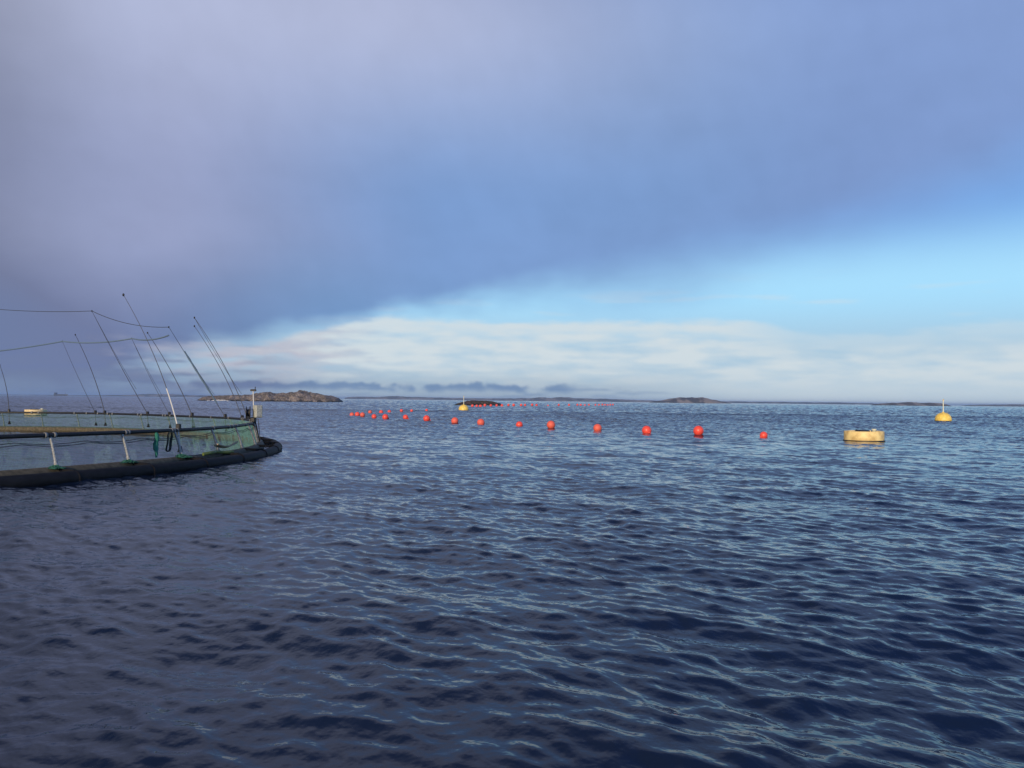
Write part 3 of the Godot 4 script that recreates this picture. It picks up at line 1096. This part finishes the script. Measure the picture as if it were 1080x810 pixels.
func spar_buoy(at: Vector3, label: String, lean: float) -> void:
	at.y = sea_height(at.x, at.z)
	var o := thing("spar_buoy", at, label, "buoy", "")
	o.rotation.z = lean
	part("float", lathe([[0.0, -0.7], [1.0, -0.7], [1.32, -0.45], [1.42, -0.1], [1.42, 0.35], [1.38, 0.62], [1.24, 0.95], [1.0, 1.25], [0.7, 1.45], [0.34, 1.55], [0.0, 1.57]], 36), M.yellow, o)
	part("waterline_weed", lathe([[1.40, -0.5], [1.44, -0.1], [1.435, 0.1], [1.40, 0.12]], 36), M.weed, o)
	part("mast_base", lathe([[0.0, 1.5], [0.3, 1.5], [0.26, 1.62], [0.12, 1.66], [0.11, 1.74], [0.0, 1.74]], 16), M.yellow, o)
	part("mast", taper(PackedVector3Array([Vector3(0, 1.6, 0), Vector3(0, 2.6, 0), Vector3(0, 3.75, 0)]), PackedFloat32Array([0.1, 0.09, 0.08]), 12), M.pale, o)
	part("lantern", lathe([[0.0, 3.7], [0.11, 3.7], [0.11, 3.78], [0.085, 3.8], [0.085, 3.95], [0.1, 3.97], [0.05, 4.05], [0.0, 4.06]], 14), M.pale_yellow, o)
	var lug := tube(PackedVector3Array([Vector3(-0.12, 0, 0), Vector3(-0.12, 0.14, 0), Vector3(0, 0.22, 0), Vector3(0.12, 0.14, 0), Vector3(0.12, 0, 0)]), 0.035, 6)
	for s in 2:
		part("lifting_lug", lug, M.clamp, o, Vector3(0.62 if s else -0.62, 1.42, 0.2))

func drum_buoy(at: Vector3, label: String, turn: float, r: float, lean: float, paint: Material) -> void:
	at.y = sea_height(at.x, at.z)
	var o := thing("drum_buoy", at, label, "buoy", "")
	o.rotation = Vector3(0.0, turn, lean)
	part("drum", lathe([[0.0, -0.5], [r - 0.06, -0.5], [r, -0.42], [r, 0.80], [r - 0.02, 0.85], [r - 0.06, 0.87], [r - 0.2, 0.87], [r - 0.24, 0.84], [r - 0.26, 0.76], [0.0, 0.74]], 56), paint, o)
	part("waterline_fender", lathe([[r - 0.02, -0.4], [r + 0.05, -0.35], [r + 0.06, 0.06], [r + 0.05, 0.13], [r - 0.01, 0.15]], 56), M.weed, o)
	part("mooring_post", lathe([[0.0, 0.74], [0.13, 0.74], [0.13, 0.94], [0.19, 0.96], [0.19, 1.02], [0.0, 1.03]], 16), M.pale, o, Vector3(r * 0.62, 0, 0.1))
	part("tyre", tube(arc(Vector3(-0.1, 0, 0.0), 0.42, 0, TAU * 0.98, 0.84, 24), 0.1, 10), M.black, o)
	part("shackle", tube(PackedVector3Array([Vector3(-0.85, 0.72, 0), Vector3(-0.85, 0.9, 0), Vector3(-0.75, 0.97, 0), Vector3(-0.65, 0.9, 0), Vector3(-0.65, 0.72, 0)]), 0.05, 8), M.black, o)

func make_ship() -> void:
	# far off on the horizon
	var o := thing("cargo_ship", Vector3(-1720, 0, -3140), "dark low cargo ship far off on the horizon beyond the pen", "ship")
	var st := SurfaceTool.new()
	st.begin(Mesh.PRIMITIVE_TRIANGLES)
	st.set_smooth_group(-1)
	var outline := [Vector2(-29, 4.2), Vector2(24, 4.2), Vector2(31, 0), Vector2(24, -4.2), Vector2(-29, -4.2)]
	for i in 5:
		var a: Vector2 = outline[i]
		var b: Vector2 = outline[(i + 1) % 5]
		var ay := 5.2 if a.x > 20 else 4.0
		var by := 5.2 if b.x > 20 else 4.0
		for v in [Vector3(a.x * 0.96, -1, a.y * 0.8), Vector3(a.x, ay, a.y), Vector3(b.x * 0.96, -1, b.y * 0.8), Vector3(b.x * 0.96, -1, b.y * 0.8), Vector3(a.x, ay, a.y), Vector3(b.x, by, b.y)]:
			st.add_vertex(v)
	for i in range(1, 4):
		for v in [outline[0], outline[i + 1], outline[i]]:
			st.add_vertex(Vector3(v.x, 5.2 if v.x > 20 else 4.0, v.y))
	st.generate_normals()
	part("hull", st.commit(), M.hull, o)
	part("hatch", box(Vector3(32, 1.4, 6.5), 0.2), M.hull, o, Vector3(0, 4.7, 0))
	part("bridge", box(Vector3(6, 6, 7), 0.3), M.hull, o, Vector3(-24, 7, 0))
	part("mast", tube(PackedVector3Array([Vector3(20, 5, 0), Vector3(20, 11, 0)]), 0.3, 8), M.hull, o)
	o.rotation.y = deg_to_rad(-25)
	o.scale = Vector3.ONE * 1.25

# ---------------------------------------------------------------- scene
func _ready() -> void:
	rng.seed = 2024
	var cam := Camera3D.new()
	cam.name = "camera"
	cam.fov = 50.03
	cam.far = 30000
	cam.near = 0.1
	add_child(cam)
	cam.position = Vector3(0, EYE, 0)
	cam.basis = Basis(Vector3.RIGHT, deg_to_rad(1.122)) * Basis(Vector3.BACK, deg_to_rad(0.6366))
	cam.current = true

	var e := Environment.new()
	e.background_mode = Environment.BG_SKY
	e.sky = Sky.new()
	e.sky.sky_material = make_sky()
	e.tonemap_mode = Environment.TONE_MAPPER_LINEAR
	e.tonemap_exposure = 1.0
	e.fog_enabled = true
	e.fog_density = 0.00012
	e.fog_light_color = Color(0.66, 0.8, 1.0)
	e.sdfgi_enabled = true
	e.ssao_enabled = true
	e.ssil_enabled = true
	var we := WorldEnvironment.new()
	we.name = "environment"
	we.environment = e
	add_child(we)

	var sun := DirectionalLight3D.new()
	sun.name = "sun"
	sun.light_color = Color(1.0, 0.9, 0.76)
	sun.light_energy = 1.3
	sun.light_angular_distance = 0.6
	sun.shadow_enabled = true
	add_child(sun)
	sun.look_at_from_position(Vector3(-9, 7, 25), Vector3.ZERO)
	print("sky ", Time.get_ticks_msec())

	make_materials()
	make_sea()
	print("sea ", Time.get_ticks_msec())
	make_islands()
	make_pen()
	print("pen ", Time.get_ticks_msec())
	make_red_buoys()
	spar_buoy(Vector3(-13.5, 0, -231.3), "yellow dome buoy with a pale mast in front of the dark skerry", 0.0)
	spar_buoy(Vector3(79.2, 0, -151.1), "yellow dome buoy with a thin pale mast standing alone on open water", 0.0)
	drum_buoy(Vector3(28.5, 0, -66.6), "big flat yellow drum buoy with a black waterline on open water", 0.35, 1.52, deg_to_rad(0.4), M.pale_yellow)
	drum_buoy(Vector3(-69.0, 0, -119.4), "faded cream drum buoy floating behind the far handrail of the pen", 1.2, 1.45, 0.0, M.cream)
	make_ship()
	print("done ", Time.get_ticks_msec())
